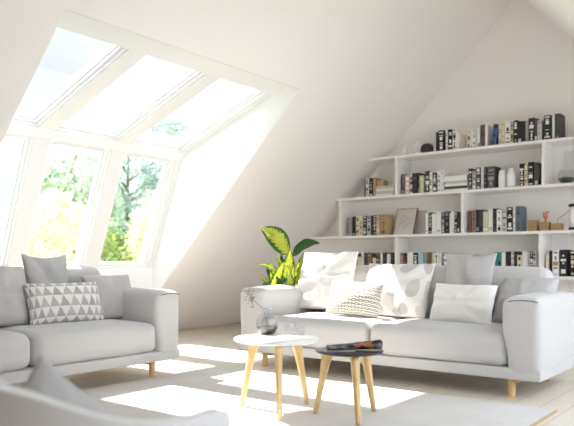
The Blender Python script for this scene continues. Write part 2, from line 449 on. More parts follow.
for i, (a, b) in enumerate(bays):
    window(i + 1, B_, upd, upn, UL, a, b, False)
    window(i + 4, D_, lod, lon, LL, a, b, True)
    c = Vector((B_[0], 0, B_[1])) + upd * UL / 2 + upn * .19; portal('upper_portal', (c.x, (a + b) / 2, c.z), -upn, b - a, UL)
    c = Vector((D_[0], 0, D_[1])) + lod * LL / 2 + lon * .19; portal('lower_portal', (c.x, (a + b) / 2, c.z), -lon, b - a, LL)

# baseboard where the left slope and the gable meet the boards
bm = bmesh.new(); box(bm, XL + .4, XR - .4, YB - .015, YB, 0, .08); struct(build('baseboard_back', bm, M['white']))

# rug
bm = bmesh.new(); box(bm, -3.93, -1.16, .3, 4.15, .0, .012); bevel(bm, .004)
rug = build('area_rug', bm, M['rug']); tag(rug, 'large light grey woven rug under the coffee tables', 'rug')
bm = bmesh.new()
box(bm, -1.16, -1.15, .3, 4.15, 0, .0125)
build('edge_binding', bm, M['rug_edge'], rug)

# ------------------------------------------------------------------ bookshelf
YSF = 7.25
SZ = [2.180, 1.706, 1.220, .739, .26]
TH = .03
sh = thing('bookshelf', 'wide white open bookshelf stepped along the sloping wall', 'bookshelf', (0, 0, 0))
RE = [-1.02, -.62, -.15, .3, .75]
for i, z in enumerate(SZ):
    xe = z - RC + .004
    bm = bmesh.new(); r = min(RE[i], XR - z - .02)
    prism(bm, [(xe + .0, z), (r, z), (r, z - TH), (xe - TH, z - TH)], YSF, YB - .002)
    build('shelf_board', bm, M['shelf'], sh)
divs = [(-3.90, 0), (-2.16, 0), (-4.71, 1), (-3.055, 1), (-1.36, 1), (-3.90, 2), (-2.19, 2), (-.45, 2), (-4.75, 3), (-3.05, 3), (-1.35, 3), (-5.55, 4), (-3.9, 4), (-2.19, 4), (-.45, 4)]
for x, i in divs:                                 # divider under shelf i
    z1 = SZ[i] - TH; z0 = SZ[i + 1] if i < 4 else 0
    bm = bmesh.new(); box(bm, x - .016, x + .016, YSF + .003, YB - .004, z0, z1)
    build('divider', bm, M['shelf'], sh)

# ------------------------------------------------------------------ books
YS = 7.33                                         # plane of the spines
ordn = ['first', 'second', 'third', 'fourth', 'fifth', 'sixth', 'seventh', 'eighth', 'ninth', 'tenth', 'eleventh', 'twelfth', 'thirteenth', 'fourteenth', 'fifteenth', 'sixteenth', 'seventeenth', 'eighteenth', 'nineteenth', 'twentieth']
def book_mesh(wd, h, dep, ci, bi):
    bm = bmesh.new(); t = min(.003, wd * .15)
    box(bm, 0, t, 0, dep, 0, h, 0); box(bm, wd - t, wd, 0, dep, 0, h, 0); box(bm, t, wd - t, 0, t * 1.2, 0, h, 0)
    box(bm, t, wd - t, t * 1.2, dep - .004, .003, h - .004, 1)
    rnd = random.random()
    segs = []; zc = random.uniform(.05, .12)
    while zc < .92:
        L = random.choice((.03, .05, .08, .16)); segs.append((zc, min(.95, zc + L))); zc += L + random.choice((.03, .05, .1, .2))
    if rnd < .25: segs = segs[:1]
    for a, b in segs:
        bw_ = random.uniform(.08, .38)
        box(bm, wd * bw_, wd * (1 - bw_), -.0006, .0, h * a, h * b, 2)
    me = bpy.data.meshes.new('book'); bmesh.ops.recalc_face_normals(bm, faces=bm.faces); bm.to_mesh(me); bm.free()
    for mm in (BM[ci], M['pages'], BM[bi]): me.materials.append(mm)
    return me
def row(z, where, spec, group, y=YS, hdef=.25):
    """spec: (left px, right px, cover, band, height m, lean deg)"""
    for k, s in enumerate(spec):
        x0, x1, ci, bi = s[:4]; h = s[4] if len(s) > 4 else hdef + random.uniform(-.018, .012); lean = s[5] if len(s) > 5 else 0
        X0, X1 = at(x0, 200, Y=y).x, at(x1, 200, Y=y).x
        wd = max(.01, X1 - X0 - .0012); dep = random.uniform(.16, .2)
        o = bpy.data.objects.new('book', book_mesh(wd, h, dep, ci, bi)); COL.objects.link(o)
        o.location = (X0, y + (0 if lean else random.uniform(-.006, .01)), z + .0005 + (0 if lean <= 0 else wd * math.sin(math.radians(lean))))
        o.rotation_euler = (0, math.radians(lean), 0)
        if lean < 0: o.location.z = z + .0005 
        th = 'slim' if wd < .026 else ('thick' if wd > .05 else 'medium')
        tag(o, '%s %s book, %s from the left %s' % (th, BN[ci], ordn[k], where), 'book', group)
# top shelf
row(SZ[0], 'right of the black clock', [(436, 438.6, 'k', 'd', .235), (438.6, 444, 'k', 'w', .25), (445.4, 447.5, 'w', 'g', .25), (447.7, 452.6, 'k', 'w', .25), (452.8, 456.4, 'w', 'k', .25), (456.5, 459, 'w', 'm', .20)], 'books beside the clock')
row(SZ[0], 'in the top shelf middle group', [(467.8, 470, 'c', 'k'), (470.2, 472.4, 'w', 'k'), (472.6, 475, 'w', 'b'), (475.2, 477.6, 'm', 'g'), (477.8, 480, 'w', 'k'), (480.6, 484.6, 'b', 'd'), (484.8, 487.4, 'w', 'm')], 'pale books in the middle of the top shelf')
row(SZ[0], 'in the top shelf right group', [(490.4, 495.2, 'u', 'k', .245, 9), (498.6, 501.2, 'c', 'g'), (501.4, 504.2, 'c', 't'), (504.6, 510.2, 'w', 'k'), (510.6, 513.6, 'o', 'c'), (513.8, 517.2, 'k', 'w'), (517.6, 521.8, 'k', 'm'), (522, 525.2, 'k', 'w'), (525.4, 528.4, 'g', 'd'), (528.6, 534.6, 'k', 'w', .26), (534.8, 537, 'd', 'w', .25), (537.2, 541.6, 'm', 'g', .225), (543.8, 550.6, 'k', 'w', .27), (552, 554.6, 'w', 'g', .25), (554.8, 560.4, 'd', 'g', .27)], 'books at the right of the top shelf')
# second shelf, left niche
row(SZ[1], 'in the second shelf niche', [(363.8, 365.8, 'd', 'g', .22), (366, 368.6, 'w', 'k', .235), (368.8, 372.4, 'k', 'w', .24), (372.8, 375.2, 't', 'c', .24)], 'books in the left niche')
# second shelf middle
row(SZ[1], 'in the row with the pink book', [(401.4, 404.8, 'd', 'g', .25), (405.2, 409.6, 'p', 'w', .235), (409.9, 412.2, 'w', 'k', .25), (412.4, 417.4, 'k', 'd', .25), (417.6, 419.4, 'k', 'g', .25), (419.6, 423.8, 'y', 'c', .215), (425.4, 429.4, 'k', 'w', .262), (429.8, 432.2, 'w', 'k', .25), (432.5, 436.2, 'd', 'w', .235), (437, 440.2, 'w', 'g', .25), (440.4, 443.6, 'w', 'm', .25)], 'books beside the pink one')
row(SZ[1], 'between magazine stack and white jars', [(468.4, 471.6, 'k', 'w', .25), (471.8, 476, 'g', 'w', .22), (476.3, 480.8, 'd', 'w', .25), (481, 483.6, 'w', 'm', .25), (483.9, 486.6, 'k', 'g', .25), (486.8, 495, 'd', 'g', .25)], 'books beside the jars')
row(SZ[1], 'right of the white jars', [(519.6, 524.2, 'k', 'w', .25), (524.4, 527.6, 'c', 'r', .235), (527.9, 533, 'k', 'w', .262), (533.6, 538.6, 'd', 'c', .25)], 'books right of the jars')
# third shelf
row(SZ[2], 'in the left bay of the third shelf', [(349, 352, 'g', 'w', .24), (352.2, 355.8, 'k', 'w', .25), (356, 359, 'c', 'b', .25), (359.2, 362.6, 'c', 'd', .245), (362.9, 366.5, 'k', 'c', .25), (366.8, 370.4, 'm', 'k', .24), (370.6, 372.8, 'k', 'd', .25), (373, 375.8, 'k', 'w', .255), (376.2, 380.2, 't', 'c', .26), (380.4, 386, 't', 'b', .26)], 'books in the left bay', hdef=.25)
row(SZ[2], 'right of the framed line drawing', [(425.6, 428, 'w', 'k', .25), (428.2, 431.4, 'k', 'w', .255), (431.8, 436, 'w', 'm', .24), (436.2, 441, 'w', 'g', .25), (441.4, 444.6, 'd', 'w', .25), (444.8, 449, 'k', 'g', .26), (449.4, 450.6, 'w', 'm', .24), (450.8, 454, 'w', 'g', .255), (454.2, 456.8, 'k', 'w', .25), (457, 460, 'k', 'w', .24)], 'books right of the prints')
row(SZ[2], 'in the right bay of the third shelf', [(468.6, 471.2, 'b', 'd', .25), (471.6, 475.6, 'r', 'b', .26), (475.9, 479.4, 'k', 'g', .26), (479.6, 482.6, 'd', 'k', .26), (482.9, 488, 'y', 'w', .235), (488.2, 492.4, 'w', 'm', .26), (492.6, 496.6, 'k', 'd', .265), (496.8, 501.6, 'w', 'k', .25), (501.9, 506.4, 'm', 'd', .24), (506.6, 512.6, 'k', 'w', .272), (512.9, 515.4, 'm', 'w', .28), (515.6, 521, 's', 'd', .28)], 'books in the right bay')
# fourth shelf
row(SZ[3], 'on the fourth shelf, leftmost bay', [(349.2, 352.2, 'r', 'b', .26), (352.4, 357, 'k', 'b', .26), (357.2, 361.4, 'c', 'o', .215), (361.8, 364, 'w', 'm', .26), (364.2, 367.6, 'd', 'k', .265), (367.8, 370.2, 't', 'k', .25), (370.4, 372.6, 'b', 'k', .255), (372.8, 376, 'c', 'w', .20), (376.2, 379.8, 'd', 'g', .26), (380.2, 382.6, 'w', 'm', .265), (382.8, 386.4, 'k', 'd', .265), (386.8, 390.4, 'w', 'g', .25), (390.7, 394, 'k', 'd', .265)], 'books left of the divider on the fourth shelf')
row(SZ[3], 'above the petal cushion', [(400.6, 403.2, 'r', 'c', .26), (403.4, 406.6, 'k', 'b', .255), (407, 412.8, 'w', 'k', .265), (413, 417.4, 'k', 'w', .26), (417.8, 422.6, 'l', 'u', .265), (423, 427, 'g', 'r', .255), (427.2, 431.2, 'b', 't', .265), (431.4, 434, 'y', 'w', .26), (434.4, 438.6, 'w', 'k', .255), (438.8, 441.6, 'm', 'w', .26)], 'books above the petal cushion')
row(SZ[3], 'right of the tall grey cushion', [(494.8, 497.4, 'T', 'l', .26), (497.6, 500.6, 'T', 'k', .26), (501.4, 505.2, 'w', 'm', .255), (505.5, 510.6, 'k', 'w', .265), (511, 513.6, 'w', 'g', .26), (514, 517.2, 'k', 'd', .265), (517.4, 521.8, 'c', 'd', .225), (522.2, 527.4, 'w', 'm', .265), (527.8, 529.8, 'm', 'g', .25), (530, 533, 'k', 'w', .26), (533.2, 535.8, 'w', 'k', .26)], 'books right of the tall cushion')
row(SZ[3], 'in the fourth shelf end bay', [(546, 549, 'c', 'w', .235), (549.4, 552.2, 'k', 'g', .27), (552.6, 559, 'w', 'r', .27), (559.6, 567, 'k', 'w', .28), (570, 574.4, 'k', 'c', .27), (574.8, 578, 'w', 'g', .26)], 'books in the right end bay')

def flat_stack(z, x0, x1, cols, where, group, th=.02, y=YS, name='magazine'):
    X0, X1 = at(x0, 200, Y=y).x, at(x1, 200, Y=y).x; zz = z + .0005
    for k, c in enumerate(cols):
        bm = bmesh.new(); dx = random.uniform(-.006, .006)
        box(bm, 0, X1 - X0, 0, .2, 0, .0015, 0); box(bm, 0, X1 - X0, 0, .2, th - .003, th - .0015, 0); box(bm, 0, X1 - X0, 0, .002, .0015, th - .003, 0)
        box(bm, .002, X1 - X0 - .002, .002, .197, .0015, th - .003, 1)
        o = build(name, bm, [BM[c], M['pages']]); o.location = (X0 + dx, y + random.uniform(-.008, .008), zz); zz += th
        pos = 'bottom' if k == 0 else ('topmost' if k == len(cols) - 1 else ordn[k] + ' from the bottom')
        tag(o, '%s %s lying flat, %s %s' % (BN[c], name, pos, where), name, group)
    return zz
zt = flat_stack(SZ[1], 375.8, 393.6, ['w', 'm', 'w', 'm'], 'of stack in the left niche', 'flat magazines in the left niche', th=.032)
bm = bmesh.new(); box(bm, 0, .095, 0, .12, 0, .075); bevel(bm, .006)
o = build('keepsake_box', bm, BM['t']); o.location = (at(376.2, 180, Y=YS).x, YS + .02, zt + .0005); tag(o, 'small tan box resting on the magazine stack in the left niche', 'box')
flat_stack(SZ[1], 444.6, 467.4, ['w', 'd', 'w', 'm', 'w', 'w'], 'of the second shelf middle stack', 'flat magazines on the second shelf', th=.03)
zt = flat_stack(SZ[3], 443.6, 472.6, ['w', 'm', 'w', 'm', 'w', 'g', 'w', 'm'], 'of stack behind tall cushion', 'flat books behind the tall cushion', th=.031, name='picture_book')

# shelf ornaments
def ornament(name, prof, px, z, m, label, cat, y=YS + .06, n=28):
    bm = bmesh.new(); lathe(bm, prof, n); o = build(name, bm, m); p = at(px, 200, Y=y); o.location = (p.x, y, z + .0005); tag(o, label, cat); return o
ornament('vase', [(0, 0), (.03, 0), (.036, .01), (.034, .05), (.026, .085), (.017, .10), (.017, .115), (.034, .135), (.036, .145), (.03, .142), (.012, .112), (0, .11)], 405, SZ[0], M['porcelain'], 'small white flared vase at the left tip of the top shelf', 'vase')
ornament('vase', [(0, 0), (.046, 0), (.054, .012), (.055, .12), (.046, .15), (.027, .165), (.025, .215), (.03, .225), (.024, .222), (.02, .17), (0, .16)], 418.4, SZ[0], M['porcelain'], 'tall white bottle vase behind the black clock', 'vase', y=YS + .14)
ornament('jar', [(0, 0), (.036, 0), (.04, .01), (.04, .15), (.034, .168), (.030, .172), (.032, .19), (.028, .20), (0, .202)], 502, SZ[1], M['porcelain'], 'plain white cylinder jar, left of the two white jars', 'jar', y=YS + .03)
ornament('jar', [(0, 0), (.04, 0), (.05, .02), (.053, .05), (.046, .08), (.051, .11), (.052, .14), (.042, .17), (.03, .185), (.034, .205), (.028, .215), (0, .217)], 511.4, SZ[1], M['porcelain'], 'curvy white lidded jar, right of the two white jars', 'jar', y=YS + .03)
# black clock
ck = thing('table_clock', 'squat black clock between the vases and the books on top shelf', 'clock', (at(427, 200, Y=YS + .0).x, YS + .0, SZ[0] + .0005))
bm = bmesh.new(); pts = [(-.07, 0), (.07, 0), (.074, .06), (.06, .095), (.03, .112), (-.03, .112), (-.06, .095), (-.074, .06)]
prism(bm, pts, -.022, .03); bevel(bm, .005); build('case', bm, M['black'], ck)
bm = bmesh.new(); prism(bm, [(.042 * math.cos(a * PI / 12), .056 + .042 * math.sin(a * PI / 12)) for a in range(24)], -.024, -.021); build('dial', bm, mat('dial_black', '2b2b2d', .3), ck)
# framed line drawing + second frame
def frame(px0, px1, ytop, y, z, label, fm, paper, draw=True, tilt=9):
    X0, X1 = at(px0, 220, Y=y).x, at(px1, 220, Y=y).x; h = at(px0, ytop, Y=y).z - z; W = X1 - X0
    r = thing('framed_print', label, 'picture', ((X0 + X1) / 2, y, z + .001), 0)
    r.rotation_euler = (math.radians(-tilt), 0, 0)
    bm = bmesh.new(); t = .008
    box(bm, -W / 2, W / 2, 0, .015, 0, t); box(bm, -W / 2, W / 2, 0, .015, h - t, h); box(bm, -W / 2, -W / 2 + t, 0, .015, t, h - t); box(bm, W / 2 - t, W / 2, 0, .015, t, h - t)
    build('frame', bm, fm, r)
    bm = bmesh.new(); box(bm, -W / 2 + t, W / 2 - t, .005, .012, t, h - t); build('print', bm, paper, r)
    if draw:
        bm = bmesh.new()
        def stroke(f, n=26): tube(bm, [(f(k / n)[0] * W, .0045, f(k / n)[1] * h) for k in range(n + 1)], .0016, 6)
        stroke(lambda t: (-.12 + .13 * math.cos(6.3 * t), .62 + .13 * math.sin(6.3 * t)))
        stroke(lambda t: (.16 + .17 * math.cos(5.2 * t + .6), .48 + .16 * math.sin(5.2 * t + .6)))
        stroke(lambda t: (-.25 + .5 * t, .35 + .12 * math.sin(9 * t)))
        stroke(lambda t: (-.2 + .1 * math.sin(5 * t), .8 - .55 * t))
        build('line_drawing', bm, BM['g'], r)
    return r
frame(392.4, 412.6, 206.2, 7.43, SZ[2], 'leaning framed line drawing with a thin brown frame on third shelf', mat('walnut_edge', 'a58b78', .5), mat('sketch_paper', 'd6d2ce', .8), tilt=22)
frame(411, 425.2, 210.5, 7.54, SZ[2], 'plain grey framed card half hidden behind the line drawing', mat('grey_edge', 'b7aea8', .5), mat('card_paper', 'c9c6c4', .8), False)
frame(563, 590, 150.5, 7.53, SZ[1], 'pale blank framed print at the right end of second shelf', mat('white_edge', 'e0dfde', .5), mat('blank_paper', 'd8d6d4', .8), False)
# glass bowl with moss
r = thing('terrarium_bowl', 'round glass bowl with dark moss at the right end of second shelf', 'bowl', (at(566.5, 175, Y=7.36).x, 7.36, SZ[1] + .0005))
bm = bmesh.new(); lathe(bm, [(0, 0), (.04, .0), (.07, .02), (.09, .06), (.092, .09), (.08, .13), (.062, .15), (.06, .148), (.077, .128), (.088, .09), (.086, .062), (.066, .024), (.038, .005), (0, .005)], 36); build('bowl', bm, M['glass'], r)
bm = bmesh.new(); lathe(bm, [(0, .006), (.037, .007), (.064, .026), (.083, .06), (.05, .072), (0, .076)], 30); build('moss', bm, mat('moss', '5d6350', .95, bump=.8, bscale=90, var=.4, vscale=50), r)
# wooden blocks
bw = mat('oak_block', 'a88a5e', .6, var=.15, vscale=30, bump=.1)
for (x0, x1, yt, lab) in ((528, 536.6, 220.2, 'tall tan wooden block beside the slate blue book'), (540, 548.6, 221.8, 'middle wooden block carrying the coral twig'), (550.8, 561, 223.6, 'low wide wooden block, rightmost of the three')):
    a = at(x0, yt, Y=7.33); b = at(x1, yt, Y=7.33); bm = bmesh.new()
    box(bm, a.x, b.x, 7.33, 7.33 + .1, SZ[2] + .0005, a.z); bevel(bm, .004); o = build('wooden_block', bm, bw)
    tag(o, lab, 'block', 'wooden blocks on the third shelf')
    if 'coral' in lab: blk = (a, b)
bm = bmesh.new(); a, b = blk; cx = (a.x + b.x) / 2; random.seed(3)
for k in range(9):
    ang = random.uniform(-.9, .9); L = random.uniform(.06, .1); y0 = 7.38
    p = Vector((cx, y0, a.z)); q = p + Vector((math.sin(ang) * L * .55 - .005, random.uniform(-.015, .015), L * .8)); e = q + Vector((random.uniform(-.02, .02), 0, .03))
    tube(bm, [p, q, e], [.006, .0055, .004], 6)
    lathe(bm, [(0, -.009), (.008, -.006), (.010, 0), (.008, .006), (0, .009)], 8, e)
o = build('coral_twig', bm, mat('coral', 'd08f76', .8)); tag(o, 'coral pink twig standing on the middle wooden block', 'ornament')
bm = bmesh.new(); z0 = at(565, 218, Y=7.4).z
p0, p1 = at(556.5, 219.5, Y=7.42), at(571, 209, Y=7.42)
tube(bm, [Vector((p0.x + .02, 7.42, SZ[2] + .003)), p0 + Vector((0.01, 0, 0)), (p0 + p1) / 2 + Vector((0, 0, -.008)), p1], [.006, .005, .004, .003], 6)
box(bm, p0.x - .01, p0.x + .05, 7.39, 7.45, SZ[2] + .0005, SZ[2] + .006)
o = build('metal_bird', bm, BM['g']); tag(o, 'thin grey metal branch ornament behind the low wooden block', 'ornament')
r = thing('lantern', 'white cylinder lantern with black top and base at the right edge', 'lantern', (at(573.6, 215, Y=7.36).x, 7.36, SZ[2] + .0005))
bm = bmesh.new(); lathe(bm, [(0, 0), (.05, 0), (.052, .01), (.05, .03), (0, .03)], 28); build('base', bm, M['black'], r)
bm = bmesh.new(); lathe(bm, [(0, .03), (.04, .03), (.04, .245), (0, .245)], 28); build('shade', bm, M['porcelain'], r)
bm = bmesh.new(); lathe(bm, [(0, .245), (.05, .245), (.052, .262), (.044, .275), (0, .278)], 28); build('cap', bm, M['black'], r)

# ------------------------------------------------------------------ sofas
def make_sofa(label, loc, rz):
    t = thing('sofa', label, 'sofa', loc, rz, 'two matching sofas')
    f = M['fabric']
    bm = soft_box(2.55, .95, .075, .012, n=4); o = build('base_frame', bm, f, t); o.location = (0, 0, .126)
    for s in (-1, 1):
        def dfm(p, u, v, ww, s=s):
            k = p.z / .5
            p.x += -s * (.035 * math.sin(min(1, max(0, (k - .25) / .75)) * PI * .75) - .0) * (1 if u * s < 0 else 0) * min(1, abs(u))
            p.y += -.012 * max(0, -v) * k
            return p
        bm = soft_box(.215, .945, .50, .042, puff=(.010, .008, .022), nz=.006, nscale=5, seed=3 * s, deform=dfm, n=10)
        o = build('armrest', bm, f, t); o.location = (s * 1.164, 0, .158)
        pt = [(s * 1.164 + dx, -.474 - .004, .632 + .014 * (1 - (dx / .11) ** 2)) for dx in (-.095, -.06, -.02, .02, .06, .095)]
        bm = bmesh.new(); tube(bm, pt, .0035, 6); build('piping', bm, M['fabric_dk'], o).location = (-s * 1.164, 0, -.158)
        bm = soft_box(1.05, .70, .225, .065, puff=(.0, .014, .022), nz=.009, nscale=4, seed=11 * s, n=10)
        o = build('seat_cushion', bm, f, t); o.location = (s * .529, -.118, .202)
    bm = soft_box(2.22, .2, .645, .08, puff=(.0, .02, .015), nz=.007, nscale=3, seed=5, n=12)
    o = build('backrest', bm, f, t); o.location = (0, .365, .202)
    for sx in (-1, 1):
        bm = bmesh.new(); box(bm, -.022, .022, -.36, .36, .09, .1255); bevel(bm, .003); o = build('leg_rail', bm, M['wood'], t); o.location = (sx * 1.07, 0, 0)
        for sy in (-1, 1):
            bm = bmesh.new(); lathe(bm, [(0, .0005), (.021, .0005), (.024, .006), (.024, .1255), (0, .1255)], 18); o = build('leg', bm, M['wood'], t); o.location = (sx * 1.06, sy * .385, 0)
    return t
make_sofa('light grey two-seat sofa in front of the bookshelf', (-2.585, 4.825, 0), 0)
make_sofa('light grey two-seat sofa under the slanted windows', (-4.395, 2.44, 0), PI / 2)

def pillow(name, label, W, H, T, m, bottom, rz, tilt, roll=0, crumple=.012, seed=0, pinch=.07, fold=0):
    """cushion with its lower edge centred on 'bottom'; tilt leans its top backwards (deg)"""
    bm = bmesh.new(); N = 26; uvl = bm.loops.layers.uv.new('UVMap'); V = {}
    for sd in (-1, 1):
        for i in range(N + 1):
            for j in range(N + 1):
                if sd == 1 and (i in (0, N) or j in (0, N)): V[sd, i, j] = V[-1, i, j]; continue
                u, v = 2 * i / N - 1, 2 * j / N - 1
                cu, cv = math.sin(u * PI / 2 * .92) / math.sin(PI / 2 * .92), math.sin(v * PI / 2 * .92) / math.sin(PI / 2 * .92)
                x = W / 2 * cu * (1 - pinch * (1 - cv * cv) ** 1.0); z = H / 2 * cv * (1 - pinch * (1 - cu * cu))
                th = T / 2 * max(0, (1 - cu ** 2) * (1 - cv ** 2)) ** .42
                nn = noise.fractal(Vector((x * 5 + seed, z * 5 - seed, sd * 3.1)), 1.0, 2.0, 3)
                rad = noise.noise(Vector((math.atan2(z, x) * 3 + seed, (x * x + z * z) * 6, sd + seed)))
                e = min(1, th / (T * .22))
                y = sd * th + crumple * (nn * .8 + rad * 1.2) * e
                if fold: y += -sd * 0 + fold * math.exp(-((x * .9 + z * .4) / .035) ** 2) * e * (1 if sd < 0 else 0)
                z2 = z + H / 2
                if v < -.6: z2 = max(z2, 0)
                V[sd, i, j] = bm.verts.new((x, y, z2))
    for sd in (-1, 1):
        for i in range(N):
            for j in range(N):
                f = bm.faces.new((V[sd, i, j], V[sd, i + 1, j], V[sd, i + 1, j + 1], V[sd, i, j + 1])); f.smooth = True
                for l, (a, b) in zip(f.loops, ((i, j), (i + 1, j), (i + 1, j + 1), (i, j + 1))): l[uvl].uv = (a / N, b / N)
    o = build(name, bm, m)
    o.matrix_world = Matrix.Translation(bottom) @ Matrix.Rotation(rz, 4, 'Z') @ Matrix.Rotation(math.radians(-tilt), 4, 'X') @ Matrix.Rotation(math.radians(roll), 4, 'Y')
    tag(o, label, 'cushion'); return o
def on_seat(px, py, Y=None, X=None): return at(px, py, Y=Y) if Y else at(px, py, X=X)
ZS = .434
def P3(px, depth, z=ZS, axis='Y'):
    p = at(px, 300, **{axis: depth}); return Vector((p.x, p.y, z))
# right sofa
pillow('cushion', 'large crumpled white cushion at the left end of the right sofa', .56, .56, .19, M['linen'], P3(321, 4.92, .46), .10, 20, 0, .036, 1.3, .05)
pillow('cushion', 'white cushion printed with large pale grey petals', .64, .48, .17, M['petals'], P3(390, 4.90), -.06, 22, 0, .032, 4.1, .05)
pillow('cushion', 'cream cushion with a brown chain pattern on the right sofa', .47, .30, .15, M['chain'], P3(351, 4.66, .45), .16, 22, 3, .010, 2.2, .05)
pillow('cushion', 'grey square cushion standing tall against the backrest', .43, .53, .16, M['linen_grey'], P3(465, 4.99, .445), -.04, 12, 0, .014, 6.6, .12, fold=.03)
pillow('cushion', 'plain pale grey lumbar cushion in front of the tall one', .50, .31, .15, M['linen'], P3(459, 4.72), -.05, 20, 1, .020, 9.2, .05)
pillow('cushion', 'soft grey cushion tucked beside the right armrest', .42, .40, .21, M['linen_mid'], P3(518, 4.86), -.14, 32, 0, .016, 7.5, .05)
# left sofa (faces +X)
LZ = PI / 2
pillow('cushion', 'large grey cushion at the left edge of the picture', .55, .46, .2, M['linen_grey'], Vector((-4.42, 2.48, ZS)), LZ, 22, 0, .018, 3.3, .05)
pillow('cushion', 'small grey cushion rising behind the triangle cushion', .41, .52, .15, M['linen_mid'], Vector((-4.56, 2.98, .445)), LZ + .08, 10, 0, .012, 5.9, .13, fold=.03)
pillow('cushion', 'lumbar cushion with a grey and white triangle pattern', .60, .32, .15, M['triangles'], Vector((-4.30, 2.955, ZS + .005)), LZ - .10, 22, 0, .008, 8.8, .05)
pillow('cushion', 'grey cushion between the triangle cushion and the armrest', .43, .38, .17, M['linen_grey'], Vector((-4.34, 3.40, ZS)), LZ - .12, 22, 0, .014, 12.4, .05)

# ------------------------------------------------------------------ tables
def make_table(label, c, ztop, r, legs, topm, th, rail_z):
    t = thing('side_table' if r < .22 else 'coffee_table', label, 'table', (c[0], c[1], 0))
    z = ztop - th
    bm = bmesh.new(); lathe(bm, [(0, 0), (r - .012, 0), (r - .002, th * .4), (r, th * .7), (r - .002, th), (0, th)], 64); o = build('table_top', bm, topm, t); o.location = (0, 0, z)
    bm = bmesh.new()
    lathe(bm, [(0, 0), (.05, 0), (.05, .022), (0, .022)], 20, (0, 0, z - .0235))
    for (lx, ly) in legs:
        d = Vector((lx - c[0], ly - c[1], 0)).normalized(); s = Vector((-d.y, d.x, 0)); e = r * .62
        vs = []
        for zz in (z - .023, z - .0015):
            for a in (.02, e):
                for b in (-.014, .014): vs.append(bm.verts.new(d * a + s * b + Vector((0, 0, zz))))
        for f in ((0, 1, 3, 2), (4, 6, 7, 5), (0, 4, 5, 1), (2, 3, 7, 6), (0, 2, 6, 4), (1, 5, 7, 3)): bm.faces.new([vs[i] for i in f])
    build('apron', bm, M['wood'], t)
    for (lx, ly) in legs:
        d = Vector((lx - c[0], ly - c[1], 0)); L = d.length; d.normalize(); s = Vector((-d.y, d.x, 0))
        bm = bmesh.new(); rings = []
        prof = [(0, 1.0, .011, .014), (.2, .93, .014, .016), (.6, .78, .019, .018), (.86, .68, .025, .020), (.94, .63, .034, .020), (1.0, .55, .046, .020)]
        for (k, q, hw, ht) in prof:
            cc = d * (L * q) + Vector((0, 0, .0125 + k * (z - .014)))
            rings.append([bm.verts.new(cc + d * (hw * a) + s * (ht * b)) for a, b in ((-1, -1), (1, -1), (1, 1), (-1, 1))])
        for a, b in zip(rings, rings[1:]):
            for i in range(4): bm.faces.new((a[i], a[(i + 1) % 4], b[(i + 1) % 4], b[i]))
        bm.faces.new(rings[0]); bm.faces.new(rings[-1]); bevel(bm, .005)
        build('leg', bm, M['wood'], t, True)
    return t
TT = .441; TCX, TCY = -2.485, 3.135
make_table('round white-topped coffee table carrying the vase and glasses', (TCX, TCY), TT, .256, [(-2.711, 3.08), (-2.30, 2.93), (-2.427, 3.368)], mat('white_table_top', 'f1f0ee', .3), .018, 0)
ST = .392; SCX, SCY = -2.046, 3.25
make_table('small black-topped side table carrying the magazine', (SCX, SCY), ST, .194, [(-2.241, 3.192), (-1.90, 3.11), (-2.0, 3.448)], mat('black_table_top', '2a2a2c', .3), .014, 0)

# vase with dried flower
vp = at(267, 334.5, z=TT)
v = thing('glass_vase', 'round glass vase with grey gravel on the white coffee table', 'vase', (vp.x, vp.y, TT + .0005))
bm = bmesh.new(); lathe(bm, [(0, 0), (.042, 0), (.058, .015), (.07, .05), (.069, .085), (.055, .12), (.038, .14), (.037, .152), (.044, .165), (.042, .166), (.034, .152), (.035, .139), (.052, .118), (.066, .084), (.067, .05), (.055, .018), (.04, .004), (0, .004)], 40); build('vessel', bm, M['glass'], v)
bm = bmesh.new(); lathe(bm, [(0, .005), (.039, .005), (.054, .019), (.0655, .05), (.03, .054), (0, .056)], 36); build('gravel', bm, M['soil'], v)
bm = bmesh.new(); a0 = Vector((vp.x + .012, vp.y, TT + .056)); a1 = Vector((vp.x - .03, vp.y - .005, TT + .16))
tip = at(253, 300, Y=vp.y - .01)
pts = [a0, (a0 + a1) / 2 + Vector((-.003, 0, 0)), a1 + Vector((.008, 0, 0)), (a1 + tip) / 2, tip]; tube(bm, pts, .0018, 6)
random.seed(5)
for k in range(34):
    ang = random.uniform(0, 2 * PI); rr = .06 * math.sqrt(random.random())
    e = tip + Vector((-.018 + .6 * rr * math.cos(ang) - .008, rr * .5 * math.sin(ang * 1.7), .012 + rr * 1.05 * math.sin(ang)))
    tube(bm, [tip + Vector((-.0, 0, 0)), (tip + e) / 2 + Vector((-.004, 0, 0)), e], .0007, 4)
    lathe(bm, [(0, -.005), (.0045, -.002), (.005, .001), (0, .005)], 6, e)
o = build('dried_flower', bm, M['stem']); tag(o, 'dried grey flower umbel leaning out of the glass vase', 'flower')
def tumbler(px, py, r, h, lab):
    p = at(px, py, z=TT); bm = bmesh.new()
    lathe(bm, [(0, 0), (r * .85, 0), (r * .95, .004), (r, h), (r - .0025, h), (r * .95 - .0025, .008), (0, .008)], 32)
    o = build('drinking_glass', bm, M['glass']); o.location = (p.x, p.y, TT + .0005); tag(o, lab, 'glass', 'glasses on the coffee table')
tumbler(289, 331.8, .036, .062, 'clear glass nearest the vase on the white table')
tumbler(299.6, 335.2, .032, .062, 'clear glass farther from the vase on the white table')

